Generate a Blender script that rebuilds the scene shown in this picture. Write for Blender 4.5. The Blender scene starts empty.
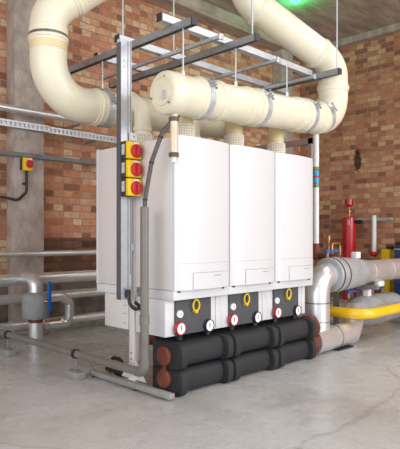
import bpy, bmesh, math, random
from mathutils import Vector, Matrix
PI = math.pi
random.seed(7)
S = bpy.context.scene
C = S.collection

# ------------------------------------------------------------------ materials
def lin(h):
    h = h.lstrip('#')
    o = []
    for i in (0, 2, 4):
        c = int(h[i:i+2], 16) / 255
        o.append(c / 12.92 if c <= 0.04045 else ((c + 0.055) / 1.055) ** 2.4)
    return (*o, 1)

def nt(name):
    m = bpy.data.materials.new(name); m.use_nodes = True
    t = m.node_tree; t.nodes.clear()
    out = t.nodes.new('ShaderNodeOutputMaterial')
    b = t.nodes.new('ShaderNodeBsdfPrincipled')
    t.links.new(b.outputs[0], out.inputs[0])
    return m, t, b

def N(t, typ, **kw):
    n = t.nodes.new(typ)
    for k, v in kw.items():
        if k in n.inputs: n.inputs[k].default_value = v
        else: setattr(n, k, v)
    return n

def ramp(t, fac, stops):
    r = t.nodes.new('ShaderNodeValToRGB'); e = r.color_ramp.elements
    while len(e) < len(stops): e.new(0.5)
    for i, (p, c) in enumerate(stops):
        e[i].position = p; e[i].color = c
    t.links.new(fac, r.inputs[0]); return r

def pm(name, c1, c2=None, scale=12, rough=.5, metal=0, bump=0, bscale=60, rvar=.08, coat=0, sss=0, trans=0, alpha=1):
    m, t, b = nt(name)
    co = N(t, 'ShaderNodeTexCoord')
    n = N(t, 'ShaderNodeTexNoise', Scale=scale, Detail=5.0, Roughness=.6)
    t.links.new(co.outputs['Object'], n.inputs['Vector'])
    r = ramp(t, n.outputs[0], [(.3, lin(c1)), (.7, lin(c2 or c1))])
    t.links.new(r.outputs[0], b.inputs['Base Color'])
    mr = N(t, 'ShaderNodeMapRange'); mr.inputs[3].default_value = max(.02, rough - rvar); mr.inputs[4].default_value = min(1, rough + rvar)
    t.links.new(n.outputs[0], mr.inputs[0]); t.links.new(mr.outputs[0], b.inputs['Roughness'])
    b.inputs['Metallic'].default_value = metal
    b.inputs['Coat Weight'].default_value = coat
    b.inputs['Transmission Weight'].default_value = trans
    if sss:
        b.inputs['Subsurface Weight'].default_value = sss
        b.inputs['Subsurface Radius'].default_value = (.02, .015, .008)
    if bump:
        n2 = N(t, 'ShaderNodeTexNoise', Scale=bscale, Detail=4.0)
        t.links.new(co.outputs['Object'], n2.inputs['Vector'])
        bp = N(t, 'ShaderNodeBump', Strength=bump, Distance=.01)
        t.links.new(n2.outputs[0], bp.inputs['Height']); t.links.new(bp.outputs[0], b.inputs['Normal'])
    return m

def brick_mat(name, axis, stops, mortar, dirt=.22, scar=None):
    m, t, b = nt(name)
    co = N(t, 'ShaderNodeTexCoord')
    sp = N(t, 'ShaderNodeSeparateXYZ'); t.links.new(co.outputs['Object'], sp.inputs[0])
    cb = N(t, 'ShaderNodeCombineXYZ')
    t.links.new(sp.outputs['X' if axis == 'x' else 'Y'], cb.inputs[0]); t.links.new(sp.outputs['Z'], cb.inputs[1])
    wob = N(t, 'ShaderNodeTexNoise', Scale=9.0, Detail=3.0)
    t.links.new(cb.outputs[0], wob.inputs['Vector'])
    ws = N(t, 'ShaderNodeVectorMath', operation='SCALE'); ws.inputs['Scale'].default_value = .02
    t.links.new(wob.outputs['Color'], ws.inputs[0])
    ad = N(t, 'ShaderNodeVectorMath', operation='ADD')
    t.links.new(cb.outputs[0], ad.inputs[0]); t.links.new(ws.outputs[0], ad.inputs[1])
    br = N(t, 'ShaderNodeTexBrick', Scale=1.0)
    br.offset = .5; br.squash = .56; br.squash_frequency = 2
    br.inputs['Color1'].default_value = (0, 0, 0, 1); br.inputs['Color2'].default_value = (1, 1, 1, 1)
    br.inputs['Mortar'].default_value = (.5, .5, .5, 1)
    br.inputs['Mortar Size'].default_value = .0065; br.inputs['Mortar Smooth'].default_value = .25
    br.inputs['Brick Width'].default_value = .225; br.inputs['Row Height'].default_value = .081
    br.inputs['Bias'].default_value = 0
    t.links.new(ad.outputs[0], br.inputs['Vector'])
    r = ramp(t, br.outputs['Color'], stops)
    # grain inside each brick
    g = N(t, 'ShaderNodeTexNoise', Scale=17.0, Detail=8.0, Roughness=.78)
    t.links.new(cb.outputs[0], g.inputs['Vector'])
    gr = ramp(t, g.outputs[0], [(.28, (.55, .52, .5, 1)), (.48, (1.12, 1.1, 1.08, 1)), (.72, (1.55, 1.55, 1.55, 1))])
    mx = N(t, 'ShaderNodeMix', data_type='RGBA', blend_type='MULTIPLY'); mx.inputs[0].default_value = .8
    t.links.new(r.outputs[0], mx.inputs[6]); t.links.new(gr.outputs[0], mx.inputs[7])
    mo = N(t, 'ShaderNodeMix', data_type='RGBA')
    t.links.new(br.outputs['Fac'], mo.inputs[0]); t.links.new(mx.outputs[2], mo.inputs[6]); mo.inputs[7].default_value = lin(mortar)
    # large soot / wash patches
    d = N(t, 'ShaderNodeTexNoise', Scale=1.3, Detail=5.0, Roughness=.65)
    t.links.new(cb.outputs[0], d.inputs['Vector'])
    dr = ramp(t, d.outputs[0], [(.32, (.52, .5, .48, 1)), (.62, (1.05, 1.03, 1, 1))])
    mz = N(t, 'ShaderNodeMix', data_type='RGBA', blend_type='MULTIPLY'); mz.inputs[0].default_value = dirt
    t.links.new(mo.outputs[2], mz.inputs[6]); t.links.new(dr.outputs[0], mz.inputs[7])
    col = mz.outputs[2]
    if scar:                                   # a hole where bricks have been knocked out
        a = N(t, 'ShaderNodeVectorMath', operation='SUBTRACT'); a.inputs[1].default_value = (scar[0], scar[1], 0)
        t.links.new(ad.outputs[0], a.inputs[0])
        sc = N(t, 'ShaderNodeVectorMath', operation='MULTIPLY'); sc.inputs[1].default_value = (1 / scar[2], 1 / scar[3], 0)
        t.links.new(a.outputs[0], sc.inputs[0])
        ln = N(t, 'ShaderNodeVectorMath', operation='LENGTH'); t.links.new(sc.outputs[0], ln.inputs[0])
        ns = N(t, 'ShaderNodeMath', operation='MULTIPLY_ADD'); ns.inputs[1].default_value = 1.6
        t.links.new(g.outputs[0], ns.inputs[0]); t.links.new(ln.outputs['Value'], ns.inputs[2])
        sr = ramp(t, ns.outputs[0], [(0, (.16, .13, .12, 1)), (1, (1, 1, 1, 1))]); 
        mr = N(t, 'ShaderNodeMapRange'); mr.inputs[1].default_value = 1.5; mr.inputs[2].default_value = 1.9
        t.links.new(ns.outputs[0], mr.inputs[0]); t.links.new(mr.outputs[0], sr.inputs[0])
        mq = N(t, 'ShaderNodeMix', data_type='RGBA', blend_type='MULTIPLY'); mq.inputs[0].default_value = 1
        t.links.new(col, mq.inputs[6]); t.links.new(sr.outputs[0], mq.inputs[7]); col = mq.outputs[2]
    t.links.new(col, b.inputs['Base Color'])
    b.inputs['Roughness'].default_value = .85
    inv = N(t, 'ShaderNodeMath', operation='SUBTRACT'); inv.inputs[0].default_value = 1
    t.links.new(br.outputs['Fac'], inv.inputs[1])
    ga = N(t, 'ShaderNodeMath', operation='MULTIPLY_ADD'); ga.inputs[1].default_value = .35
    t.links.new(g.outputs[0], ga.inputs[0]); t.links.new(inv.outputs[0], ga.inputs[2])
    bp = N(t, 'ShaderNodeBump', Strength=.7, Distance=.012)
    t.links.new(ga.outputs[0], bp.inputs['Height']); t.links.new(bp.outputs[0], b.inputs['Normal'])
    return m

def concrete_mat(name, c1, c2, c3, scale=2.0, rough=.8, stretch=(1, 1, 1)):
    m, t, b = nt(name)
    co = N(t, 'ShaderNodeTexCoord')
    mp = N(t, 'ShaderNodeMapping'); mp.inputs['Scale'].default_value = stretch
    t.links.new(co.outputs['Object'], mp.inputs[0])
    n = N(t, 'ShaderNodeTexNoise', Scale=scale, Detail=8.0, Roughness=.68)
    t.links.new(mp.outputs[0], n.inputs['Vector'])
    r = ramp(t, n.outputs[0], [(.3, lin(c1)), (.5, lin(c2)), (.7, lin(c3))])
    t.links.new(r.outputs[0], b.inputs['Base Color'])
    b.inputs['Roughness'].default_value = rough
    n2 = N(t, 'ShaderNodeTexNoise', Scale=45.0, Detail=6.0)
    t.links.new(mp.outputs[0], n2.inputs['Vector'])
    bp = N(t, 'ShaderNodeBump', Strength=.4, Distance=.01)
    t.links.new(n2.outputs[0], bp.inputs['Height']); t.links.new(bp.outputs[0], b.inputs['Normal'])
    return m

def floor_mat():
    m, t, b = nt('painted_concrete_floor')
    co = N(t, 'ShaderNodeTexCoord')
    n = N(t, 'ShaderNodeTexNoise', Scale=.9, Detail=9.0, Roughness=.7, Distortion=.4)
    t.links.new(co.outputs['Object'], n.inputs['Vector'])
    r = ramp(t, n.outputs[0], [(.3, lin('#a09b96')), (.46, lin('#bcbbb9')), (.6, lin('#c6c6c6')), (.75, lin('#b9b4ac'))])
    f = N(t, 'ShaderNodeTexNoise', Scale=22.0, Detail=8.0, Roughness=.75)
    t.links.new(co.outputs['Object'], f.inputs['Vector'])
    fr = ramp(t, f.outputs[0], [(.28, (.72, .69, .66, 1)), (.45, (1, 1, 1, 1)), (.72, (1.06, 1.06, 1.06, 1))])
    mx = N(t, 'ShaderNodeMix', data_type='RGBA', blend_type='MULTIPLY'); mx.inputs[0].default_value = .75
    t.links.new(r.outputs[0], mx.inputs[6]); t.links.new(fr.outputs[0], mx.inputs[7])
    vo = N(t, 'ShaderNodeTexVoronoi', feature='DISTANCE_TO_EDGE', Scale=.42)
    dn = N(t, 'ShaderNodeTexNoise', Scale=3.0, Detail=5.0); t.links.new(co.outputs['Object'], dn.inputs['Vector'])
    dm = N(t, 'ShaderNodeVectorMath', operation='MULTIPLY_ADD'); dm.inputs[1].default_value = (.25, .25, 0)
    t.links.new(dn.outputs['Color'], dm.inputs[0]); t.links.new(co.outputs['Object'], dm.inputs[2]); t.links.new(dm.outputs[0], vo.inputs['Vector'])
    cr = ramp(t, vo.outputs['Distance'], [(.0, (.74, .71, .67, 1)), (.008, (1, 1, 1, 1))])
    mk = N(t, 'ShaderNodeMix', data_type='RGBA', blend_type='MULTIPLY'); mk.inputs[0].default_value = .8
    t.links.new(mx.outputs[2], mk.inputs[6]); t.links.new(cr.outputs[0], mk.inputs[7])
    t.links.new(mk.outputs[2], b.inputs['Base Color'])
    w = N(t, 'ShaderNodeTexNoise', Scale=2.6, Detail=6.0, Roughness=.6)
    t.links.new(co.outputs['Object'], w.inputs['Vector'])
    wr = ramp(t, w.outputs[0], [(.38, (.09, .09, .09, 1)), (.52, (.3, .3, .3, 1)), (.7, (.42, .42, .42, 1))])
    t.links.new(wr.outputs[0], b.inputs['Roughness'])
    n2 = N(t, 'ShaderNodeTexNoise', Scale=7.0, Detail=7.0, Roughness=.7)
    t.links.new(co.outputs['Object'], n2.inputs['Vector'])
    bp = N(t, 'ShaderNodeBump', Strength=.28, Distance=.02)
    t.links.new(n2.outputs[0], bp.inputs['Height']); t.links.new(bp.outputs[0], b.inputs['Normal'])
    return m

BR = [(0, lin('#855643')), (.14, lin('#ab6b4f')), (.34, lin('#bd7f5f')), (.54, lin('#c48d6c')), (.7, lin('#c69f7a')), (.86, lin('#d4b592')), (.95, lin('#b07459')), (1, lin('#935f4b'))]
BR2 = [(0, lin('#7b503f')), (.15, lin('#9d644b')), (.4, lin('#b07659')), (.6, lin('#b78463')), (.78, lin('#c49f7b')), (.92, lin('#a56f55')), (1, lin('#875844'))]
M = {
 'floor': floor_mat(),
 'brick_back': brick_mat('red_brown_brick_back', 'x', BR, '#a08f82'),
 'brick_right': brick_mat('red_brown_brick_right', 'y', BR2, '#9a887c', scar=(4.45, 2.24, .075, .2)),
 'brick_shade': brick_mat('brick_with_painted_shade', 'x', [(0, lin('#4a2f26')), (.4, lin('#6b4534')), (.8, lin('#7d553f')), (1, lin('#5b3b2f'))], '#5d4e46'),  # same wall brick, with shade put into darker colours
 'ceil': concrete_mat('board_marked_concrete', '#857870', '#aa9b90', '#c6b9af', 1.6, .9, (1, 5, 1)),
 'pillar': concrete_mat('rough_pillar_concrete', '#8f8178', '#b0a39a', '#c8bcb2', 6.0, .9, (1, 1, .6)),
 'plinth': concrete_mat('stained_plinth_concrete', '#4d4640', '#746a62', '#8d837a', 5.0, .9),
 'white': pm('white_enamel', '#d9d9dc', '#dadadd', 3, .2, 0, coat=.3, rvar=.0),
 'whiteside': pm('white_enamel_casing', '#dad5d3', '#dcd8d6', 4, .38, 0),
 'whitebox': pm('white_painted_sheet', '#d6d6d9', '#dcdcde', 5, .4, 0),
 'line': pm('dark_seam_line', '#8d8f93', None, 9, .5),
 'cream': pm('cream_polypropylene', '#e2dac0', '#e9e2cd', 5, .34, 0, sss=.15, rvar=.05),
 'creamband': pm('yellowed_cream_plastic', '#ddc894', '#e6d5a8', 9, .4),
 'grille': pm('pale_plastic_mesh', '#ece6d6', None, 9, .5),
 'galv': pm('galvanised_steel', '#b4babf', '#ccd1d5', 30, .36, .5, bump=.05, bscale=90),
 'galvdark': pm('dull_galvanised_steel', '#85878a', '#9c9ea0', 22, .42, .35, bump=.06),
 'galvbright': pm('bright_zinc_channel', '#c6cbd2', '#d9dde2', 20, .38, .5),
 'capdark': pm('dark_plastic_end_cap', '#2b2c30', '#3a3b3f', 20, .5),
 'foil': pm('aluminium_foil_cladding', '#d3d4d6', '#e4e5e7', 5, .31, .7, bump=.03, bscale=14, rvar=.05),
 'foilseam': pm('foil_tape_seam', '#8d8a86', '#a5a29d', 30, .4, .85),
 'jacket': pm('grey_fabric_jacket', '#a3a5a8', '#bcbec0', 9, .5, .3, bump=.5, bscale=14),
 'jacketlow': pm('mid_grey_fabric_jacket', '#929497', '#aeb0b2', 8, .55, .3, bump=.6, bscale=9),
 'jacketdark': pm('quilted_grey_jacket', '#84868a', '#9a9c9f', 10, .7, .1, bump=.6, bscale=20),
 'strap': pm('black_strap', '#26272a', '#34353a', 20, .6),
 'epp': pm('black_foam_insulation', '#202124', '#2e2f33', 90, .62, 0, bump=.5, bscale=160),
 'plate': pm('dark_grey_foam_plate', '#48494d', '#55575b', 60, .7, 0, bump=.25, bscale=120),
 'rust': pm('red_oxide_cap', '#6c3629', '#814638', 18, .7, 0, bump=.2),
 'yellow': pm('yellow_plastic', '#f0c400', '#f6d011', 8, .4),
 'gas': pm('yellow_gas_paint', '#f2bd0a', '#f7cb1e', 6, .3, coat=.4),
 'red': pm('red_plastic', '#b81c24', '#c8282e', 12, .35),
 'redtank': pm('red_tank_paint', '#b5121d', '#c41b27', 5, .28, coat=.4),
 'black': pm('black_rubber', '#1c1d1f', '#2a2b2d', 20, .5),
 'dial': pm('white_dial', '#f0f0ee', None, 10, .35),
 'navy': pm('dark_blue_rim', '#232a3c', '#2c3448', 12, .35),
 'pvc': pm('grey_waste_plastic', '#6f6a66', '#7d7873', 7, .42),
 'block': pm('grey_support_block', '#8b8a86', '#a09e9a', 20, .8, bump=.3),
 'rackwhite': pm('off_white_steel', '#dcd5d1', '#e6e0dc', 6, .45),
 'tube': pm('pink_clear_tube', '#d3b294', '#decaaf', 9, .2, coat=.5),
 'hose': pm('dark_grey_hose', '#4a4745', '#5a5754', 30, .55),
 'blue': pm('blue_lever', '#1c56a4', '#2468b8', 12, .4),
 'whitepipe': pm('white_pipe', '#e3e3e4', '#eeeeee', 6, .35),
 'cyan': pm('cyan_tape', '#2ba6d0', None, 6, .4),
 'green': pm('dark_green_tape', '#31472f', '#9fae84', 55, .5),
 'pinkframe': pm('pinkish_grey_steel', '#9c8b86', '#ab9a94', 8, .5, .2),
 'brass': pm('brass_fitting', '#a5784a', '#bb8d5c', 10, .35, .8),
 'label': pm('grey_label', '#a9abb0', '#d6d7d9', 55, .5),
 'trunk': pm('grey_painted_trunking', '#6d7072', '#7a7d7f', 8, .5, .3),
 'trunkdark': pm('dark_grey_strip', '#5a5d61', '#66696d', 10, .5, .3),
 'bluedrum': pm('blue_plastic_drum', '#1d3f86', '#24498f', 6, .35),
}
def emis(name, h, s):
    m, t, b = nt(name)
    b.inputs['Base Color'].default_value = lin(h)
    b.inputs['Emission Color'].default_value = lin(h); b.inputs['Emission Strength'].default_value = s
    return m
M['greenled'] = emis('green_led_lens', '#1fff60', 12)

# ------------------------------------------------------------------ mesh helpers
def nb(): return bmesh.new()

def box(bm, x0, x1, y0, y1, z0, z1, bev=0, seg=2):
    r = bmesh.ops.create_cube(bm, size=1)
    vs = r['verts']
    for v in vs:
        v.co = Vector((x0 + (v.co.x + .5) * (x1 - x0), y0 + (v.co.y + .5) * (y1 - y0), z0 + (v.co.z + .5) * (z1 - z0)))
    if bev:
        es = list({e for v in vs for e in v.link_edges})
        bmesh.ops.bevel(bm, geom=es, offset=bev, segments=seg, affect='EDGES', profile=.5)
    return bm

def fillet(pts, r, n=8):
    P = [Vector(p) for p in pts]; out = [P[0]]
    for i in range(1, len(P) - 1):
        rr = r[i - 1] if isinstance(r, (list, tuple)) else r
        a = (P[i - 1] - P[i]).normalized(); b = (P[i + 1] - P[i]).normalized()
        ang = a.angle(b)
        if ang > PI - .01 or rr <= 0: out.append(P[i]); continue
        d = rr / math.tan(ang / 2)
        A = P[i] + a * d; B = P[i] + b * d
        cen = P[i] + (a + b).normalized() * (rr / math.sin(ang / 2))
        u = (A - cen); w = (B - cen); th = u.angle(w)
        for k in range(n + 1):
            s = k / n
            out.append(cen + (u * math.sin((1 - s) * th) + w * math.sin(s * th)) / math.sin(th))
    out.append(P[-1]); return out

def sweep(bm, pts, r, n=24, caps=True, closed=False):
    P = [Vector(p) for p in pts]; m = len(P)
    R = r if isinstance(r, (list, tuple)) else [r] * m
    T = []
    for i in range(m):
        if closed: d = P[(i + 1) % m] - P[i - 1]
        else:
            d = Vector()
            if i > 0 and (P[i] - P[i - 1]).length > 1e-7: d += (P[i] - P[i - 1]).normalized()
            if i < m - 1 and (P[i + 1] - P[i]).length > 1e-7: d += (P[i + 1] - P[i]).normalized()
        T.append(d.normalized() if d.length > 1e-7 else (T[-1] if T else Vector((0, 0, 1))))
    up = Vector((0, 0, 1)) if abs(T[0].z) < .9 else Vector((1, 0, 0))
    nrm = (up - T[0] * up.dot(T[0])).normalized()
    rings = []
    for i in range(m):
        if i: nrm = (nrm - T[i] * nrm.dot(T[i])).normalized()
        bi = T[i].cross(nrm)
        rings.append([bm.verts.new(P[i] + (nrm * math.cos(2 * PI * k / n) + bi * math.sin(2 * PI * k / n)) * R[i]) for k in range(n)])
    for i in range(m if closed else m - 1):
        a = rings[i]; b = rings[(i + 1) % m]
        for k in range(n):
            bm.faces.new((a[k], a[(k + 1) % n], b[(k + 1) % n], b[k]))
    if caps and not closed:
        bm.faces.new(rings[0][::-1]); bm.faces.new(rings[-1])
    return bm

def cyl(bm, a, b, r, n=24): return sweep(bm, [a, b], r, n)

def lathe(bm, o, d, prof, n=28):
    o = Vector(o); d = Vector(d).normalized()
    return sweep_ax(bm, o, d, prof, n)

def sweep_ax(bm, o, d, prof, n):
    up = Vector((0, 0, 1)) if abs(d.z) < .9 else Vector((1, 0, 0))
    u = (up - d * up.dot(d)).normalized(); w = d.cross(u)
    rings = []
    for (s, r) in prof:
        rings.append([bm.verts.new(o + d * s + (u * math.cos(2 * PI * k / n) + w * math.sin(2 * PI * k / n)) * max(r, 1e-4)) for k in range(n)])
    for a, b in zip(rings, rings[1:]):
        for k in range(n): bm.faces.new((a[k], a[(k + 1) % n], b[(k + 1) % n], b[k]))
    bm.faces.new(rings[0][::-1]); bm.faces.new(rings[-1])
    return bm

def band(bm, o, d, r, w, th=.003, n=36):
    """a flat metal strap closed round an axis"""
    o = Vector(o); d = Vector(d).normalized()
    prof = [(-w / 2, r), (-w / 2, r + th), (w / 2, r + th), (w / 2, r)]
    up = Vector((0, 0, 1)) if abs(d.z) < .9 else Vector((1, 0, 0))
    u = (up - d * up.dot(d)).normalized(); q = d.cross(u)
    rings = [[bm.verts.new(o + d * s + (u * math.cos(2 * PI * k / n) + q * math.sin(2 * PI * k / n)) * rr) for k in range(n)] for s, rr in prof]
    for i in range(4):
        a = rings[i]; b = rings[(i + 1) % 4]
        for k in range(n): bm.faces.new((a[k], a[(k + 1) % n], b[(k + 1) % n], b[k]))
    return bm

def prism(bm, poly, a, b, uax, wax):
    """polygon (u,w) swept from point a to point b"""
    a = Vector(a); b = Vector(b); uax = Vector(uax); wax = Vector(wax)
    A = [bm.verts.new(a + uax * p[0] + wax * p[1]) for p in poly]
    B = [bm.verts.new(b + uax * p[0] + wax * p[1]) for p in poly]
    n = len(poly)
    for k in range(n): bm.faces.new((A[k], A[(k + 1) % n], B[(k + 1) % n], B[k]))
    bm.faces.new(A[::-1]); bm.faces.new(B)
    return bm

def obj(name, bm, mat, parent=None, ang=35):
    bmesh.ops.recalc_face_normals(bm, faces=bm.faces)
    me = bpy.data.meshes.new(name); 
    if parent is not None:
        off = root_loc(parent)
    else:
        xs = [v.co for v in bm.verts]
        off = Vector(((min(v.x for v in xs) + max(v.x for v in xs)) / 2, (min(v.y for v in xs) + max(v.y for v in xs)) / 2, min(v.z for v in xs)))
    for v in bm.verts: v.co -= off
    bm.to_mesh(me); bm.free()
    me.polygons.foreach_set('use_smooth', [True] * len(me.polygons))
    me.set_sharp_from_angle(angle=math.radians(ang))
    me.materials.append(M[mat] if isinstance(mat, str) else mat)
    o = bpy.data.objects.new(name, me); C.objects.link(o)
    if parent is not None: o.parent = parent
    else: o.location = off
    return o

def root_loc(o):
    while o.parent is not None: o = o.parent
    return o.location.copy()

def tag(o, label, cat, group=None):
    o['label'] = label; o['category'] = cat
    if group: o['group'] = group
    return o

def thing(name, label, cat, loc, group=None):
    o = bpy.data.objects.new(name, None); C.objects.link(o)
    o.empty_display_size = .05; o.location = loc
    return tag(o, label, cat, group)

def struct(name, bm, mat):
    o = obj(name, bm, mat); o['kind'] = 'structure'; return o

def dup(root, delta, label):
    r = root.copy(); C.objects.link(r); r.location = root.location + Vector(delta); r['label'] = label
    for ch in root.children:
        c = ch.copy(); C.objects.link(c); c.parent = r
        for g in ch.children:
            d = g.copy(); C.objects.link(d); d.parent = c
    return r

# ------------------------------------------------------------------ the room
XR, YB, ZC = 5.85, 3.13, 4.25
struct('floor', box(nb(), -7, XR, -8, YB, -.1, 0), 'floor')
struct('ceiling', box(nb(), -7, XR + .2, -8, YB + .2, ZC, ZC + .15), 'ceil')
struct('wall_back', box(nb(), -7, XR + .2, YB, YB + .2, 0, ZC), 'brick_back')
struct('wall_right', box(nb(), XR, XR + .2, -8, YB, 0, ZC), 'brick_right')
struct('baseboard_back', box(nb(), -7, XR, YB - .05, YB, 0, .55), 'plinth')
struct('trim_1', box(nb(), .40, .735, YB - .2, YB, 0, ZC - .16, .008), 'pillar')      # concrete pillar on the left
struct('trim_2', box(nb(), 5.05, 5.36, YB - .2, YB, 0, ZC - .16, .008), 'pillar')       # pillar in the far corner
bm = nb(); prism(bm, [(0, 0), (-.26, 0), (-.30, .04), (-.30, .16), (0, .16)], (-7, YB, ZC - .16), (XR, YB, ZC - .16), (0, 1, 0), (0, 0, 1))
struct('trim_3', bm, 'ceil')
bm = nb(); prism(bm, [(0, 0), (-.1, 0), (-.1, .1), (0, .1)], (XR, -8, ZC - .1), (XR, YB - .3, ZC - .1), (1, 0, 0), (0, 0, 1))
struct('trim_4', bm, 'ceil')
struct('wall_shade_band', box(nb(), .735, XR, YB - .012, YB, .55, .98), 'brick_shade')  # low band of the back wall, its shade painted as darker brick

# ------------------------------------------------------------------ boilers
P = .507          # pitch of the row
def door_mesh(x0, x1, z0, z1, yf, th, bulge, sgn=1):
    """front panel bowed in plan with rounded corners; sgn=-1 faces +y"""
    bm = nb(); n = 20; pts = []
    for k in range(n + 1):
        s = k / n; x = x0 + (x1 - x0) * s
        e = 1 - (2 * s - 1) ** 2
        ec = min(1, min(s, 1 - s) / .05); ec = math.sin(ec * PI / 2)
        pts.append((x, yf + sgn * (.012 * (1 - ec) - bulge * e)))
    poly = [(x, y) for x, y in pts] + [(x1, yf + sgn * th), (x0, yf + sgn * th)]
    prism(bm, poly, (0, 0, z0), (0, 0, z1), (1, 0, 0), (0, 1, 0))
    return bm

ZT, ZB = 1.62, .662
def boiler(label, group='white boilers in the front row'):
    t = thing('boiler', label, 'boiler', (.25, .2, .6), group)
    obj('casing', box(nb(), .002, .503, .045, .41, ZB, ZT - .006, .006), 'whiteside', t)
    d = obj('front_panel', door_mesh(.004, .503, ZB, ZT, 0.012, .036, .030), 'white', t)
    def yd(x):
        q = (x - .004) / .499; e = 1 - (2 * q - 1) ** 2
        return .012 - .030 * e
    def strip(bm, x0, x1, z0, z1, out):        # a thin piece lying on the bowed door
        xs = [x0 + (x1 - x0) * k / 8 for k in range(9)]
        prism(bm, [(x, yd(x) - out) for x in xs] + [(x, yd(x) + .004) for x in xs[::-1]], (0, 0, z0), (0, 0, z1), (1, 0, 0), (0, 1, 0))
        return bm
    obj('seam', strip(nb(), .03, .478, .828, .8295, .0006), 'line', d)
    obj('control_flap', strip(nb(), .131, .466, ZB + .002, .767, .0025), 'white', d)
    b = strip(nb(), .128, .466, .767, .7695, .0027); strip(b, .1285, .131, ZB + .002, .767, .0027)
    obj('flap_outline', b, 'line', d)
    obj('flap_grip', strip(nb(), .315, .385, .744, .748, .0045), 'line', d)
    obj('base_rail', box(nb(), .0, .506, .026, .30, .602, ZB - .002, .003), 'whitebox', t)
    for x in (.04, .44): obj('screw', cyl(nb(), (x, .012, .655), (x, .04, .655), .006, 10), 'capdark', t)
    return t
B1 = boiler('white boiler nearest the yellow switches, left end of the front row')
dup(B1, (P, 0, 0), 'white boiler in the middle of the front row, between two others')
dup(B1, (2 * P, 0, 0), 'white boiler at the right end of the front row, beside the silver riser')
# back row, only its near end shows
t = thing('boiler', 'white boiler standing back to back behind the left front boiler, only its plain side showing', 'boiler', (.25, .68, .6))
obj('casing', box(nb(), .0, .503, .475, .83, ZB, ZT - .006, .006), 'whiteside', t)
obj('front_panel', door_mesh(.0, .5035, ZB, ZT, .864, .036, .018, -1), 'white', t)
obj('base_rail', box(nb(), .0, .506, .50, .85, .602, ZB - .002, .003), 'whitebox', t)

# hydraulic units under the boilers
def hydraulic(label):
    t = thing('pump_cabinet', label, 'cabinet', (.25, .2, .366), 'pump cabinets under the front boilers')
    obj('casing', box(nb(), .0, .5, .105, .40, .366, .60, .004), 'whitebox', t)
    obj('insulation_plate', box(nb(), .076, .396, .088, .106, .37, .598, .003), 'plate', t)
    obj('side_panel', box(nb(), .402, .446, .096, .107, .37, .598, .002), 'whitebox', t)
    obj('side_panel', box(nb(), .452, .499, .096, .107, .37, .598, .002), 'whitebox', t)
    for nm, x, z, r, rim in (('flow_thermometer', .102, .415, .042, 'red'), ('return_thermometer', .363, .405, .042, 'navy')):
        g = obj(nm, lathe(nb(), (x, .09, z), (0, -1, 0), [(0, r), (.02, r), (.026, r * .95), (.026, r * .86), (.02, r * .84)], 28), rim, t)
        obj('dial', lathe(nb(), (x, .0705, z), (0, -1, 0), [(0, r * .85), (.003, r * .85)], 28), 'dial', g)
        b = nb(); bb = box(b, x - .0025, x + .0025, .0655, .0677, z - .012, z + .018)
        obj('needle', b, 'capdark', g)
    g = obj('pressure_gauge', lathe(nb(), (.105, .09, .505), (0, -1, 0), [(0, .024), (.014, .024), (.017, .021)], 24), 'dial', t)
    obj('needle', box(nb(), .103, .107, .0715, .0735, .497, .515), 'capdark', g)
    k = nb(); pts = [(.235 + .028 * math.sin(a), .066, .551 + .036 * math.cos(a)) for a in [2 * PI * i / 24 for i in range(24)]]
    sweep(k, pts, .0055, 10, closed=True); 
    h = obj('ring_handle', k, 'yellow', t)
    obj('stem', lathe(nb(), (.235, .09, .512), (0, -1, 0), [(0, .012), (.03, .012)], 14), 'yellow', h)
    for x in (.16, .42): obj('outlet_pipe', cyl(nb(), (x, .15, .328), (x, .15, .367), .024, 18), 'black', t)
    return t
H1 = hydraulic('white pump cabinet with dials under the left front boiler')
dup(H1, (P, 0, 0), 'white pump cabinet with dials under the middle front boiler')
dup(H1, (2 * P, 0, 0), 'white pump cabinet with dials under the right front boiler')
t = thing('pump_cabinet', 'plain white cabinet side under the back boiler, behind the hanging steel post', 'cabinet', (.25, .62, .37))
obj('casing', box(nb(), .0, .5, .48, .75, .37, .60, .004), 'whiteside', t)
b = nb()
for z in (.41, .475, .53): box(b, -.003, .002, .50, .53, z, z + .004)
obj('slot', b, 'line', t)

# rack between the two rows
t = thing('boiler_rack', 'off white steel rack with slotted uprights and floor rails carrying the boilers', 'rack', (.76, .44, 0))
for x in (.0, 1.48):
    if x == 0: obj('base_rail', box(nb(), -.058, -.013, .0, .86, .012, .045, .004), 'block', t)
    else: obj('base_rail', box(nb(), x - .005, x + .04, .29, .90, .012, .045, .004), 'rackwhite', t)
    u = obj('upright', box(nb(), x + .0, x + .05, .415, .47, .045, 1.58, .003), 'rackwhite', t)
    if x == 0:
        b = nb()
        for i in range(14): box(b, x + .022, x + .030, .412, .416, .40 + i * .055, .43 + i * .055)
        for z in (.18, .22): cyl(b, (x - .003, .445, z), (x + .004, .445, z), .008, 10)
        obj('slots', b, 'line', u)
    b = nb(); prism(b, [(-.13, 0), (.13, 0), (.025, .13), (-.025, .13)], (x + .012, .44, .045), (x + .018, .44, .045), (0, 1, 0), (0, 0, 1))
    obj('gusset', b, 'rackwhite', t)
    for y in (.34, .82): obj('foot', cyl(nb(), (x - .036 if x == 0 else x + .02, y, 0), (x - .036 if x == 0 else x + .02, y, .014), .022, 16), 'black', t)
    if x == 0: obj('foot_bracket', box(nb(), -.013, .05, .41, .47, .012, .05, .003), 'rackwhite', t)
for z in (.7, 1.5):
    obj('cross_beam', box(nb(), .05, 1.48, .42, .465, z, z + .06, .003), 'rackwhite', t)

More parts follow.
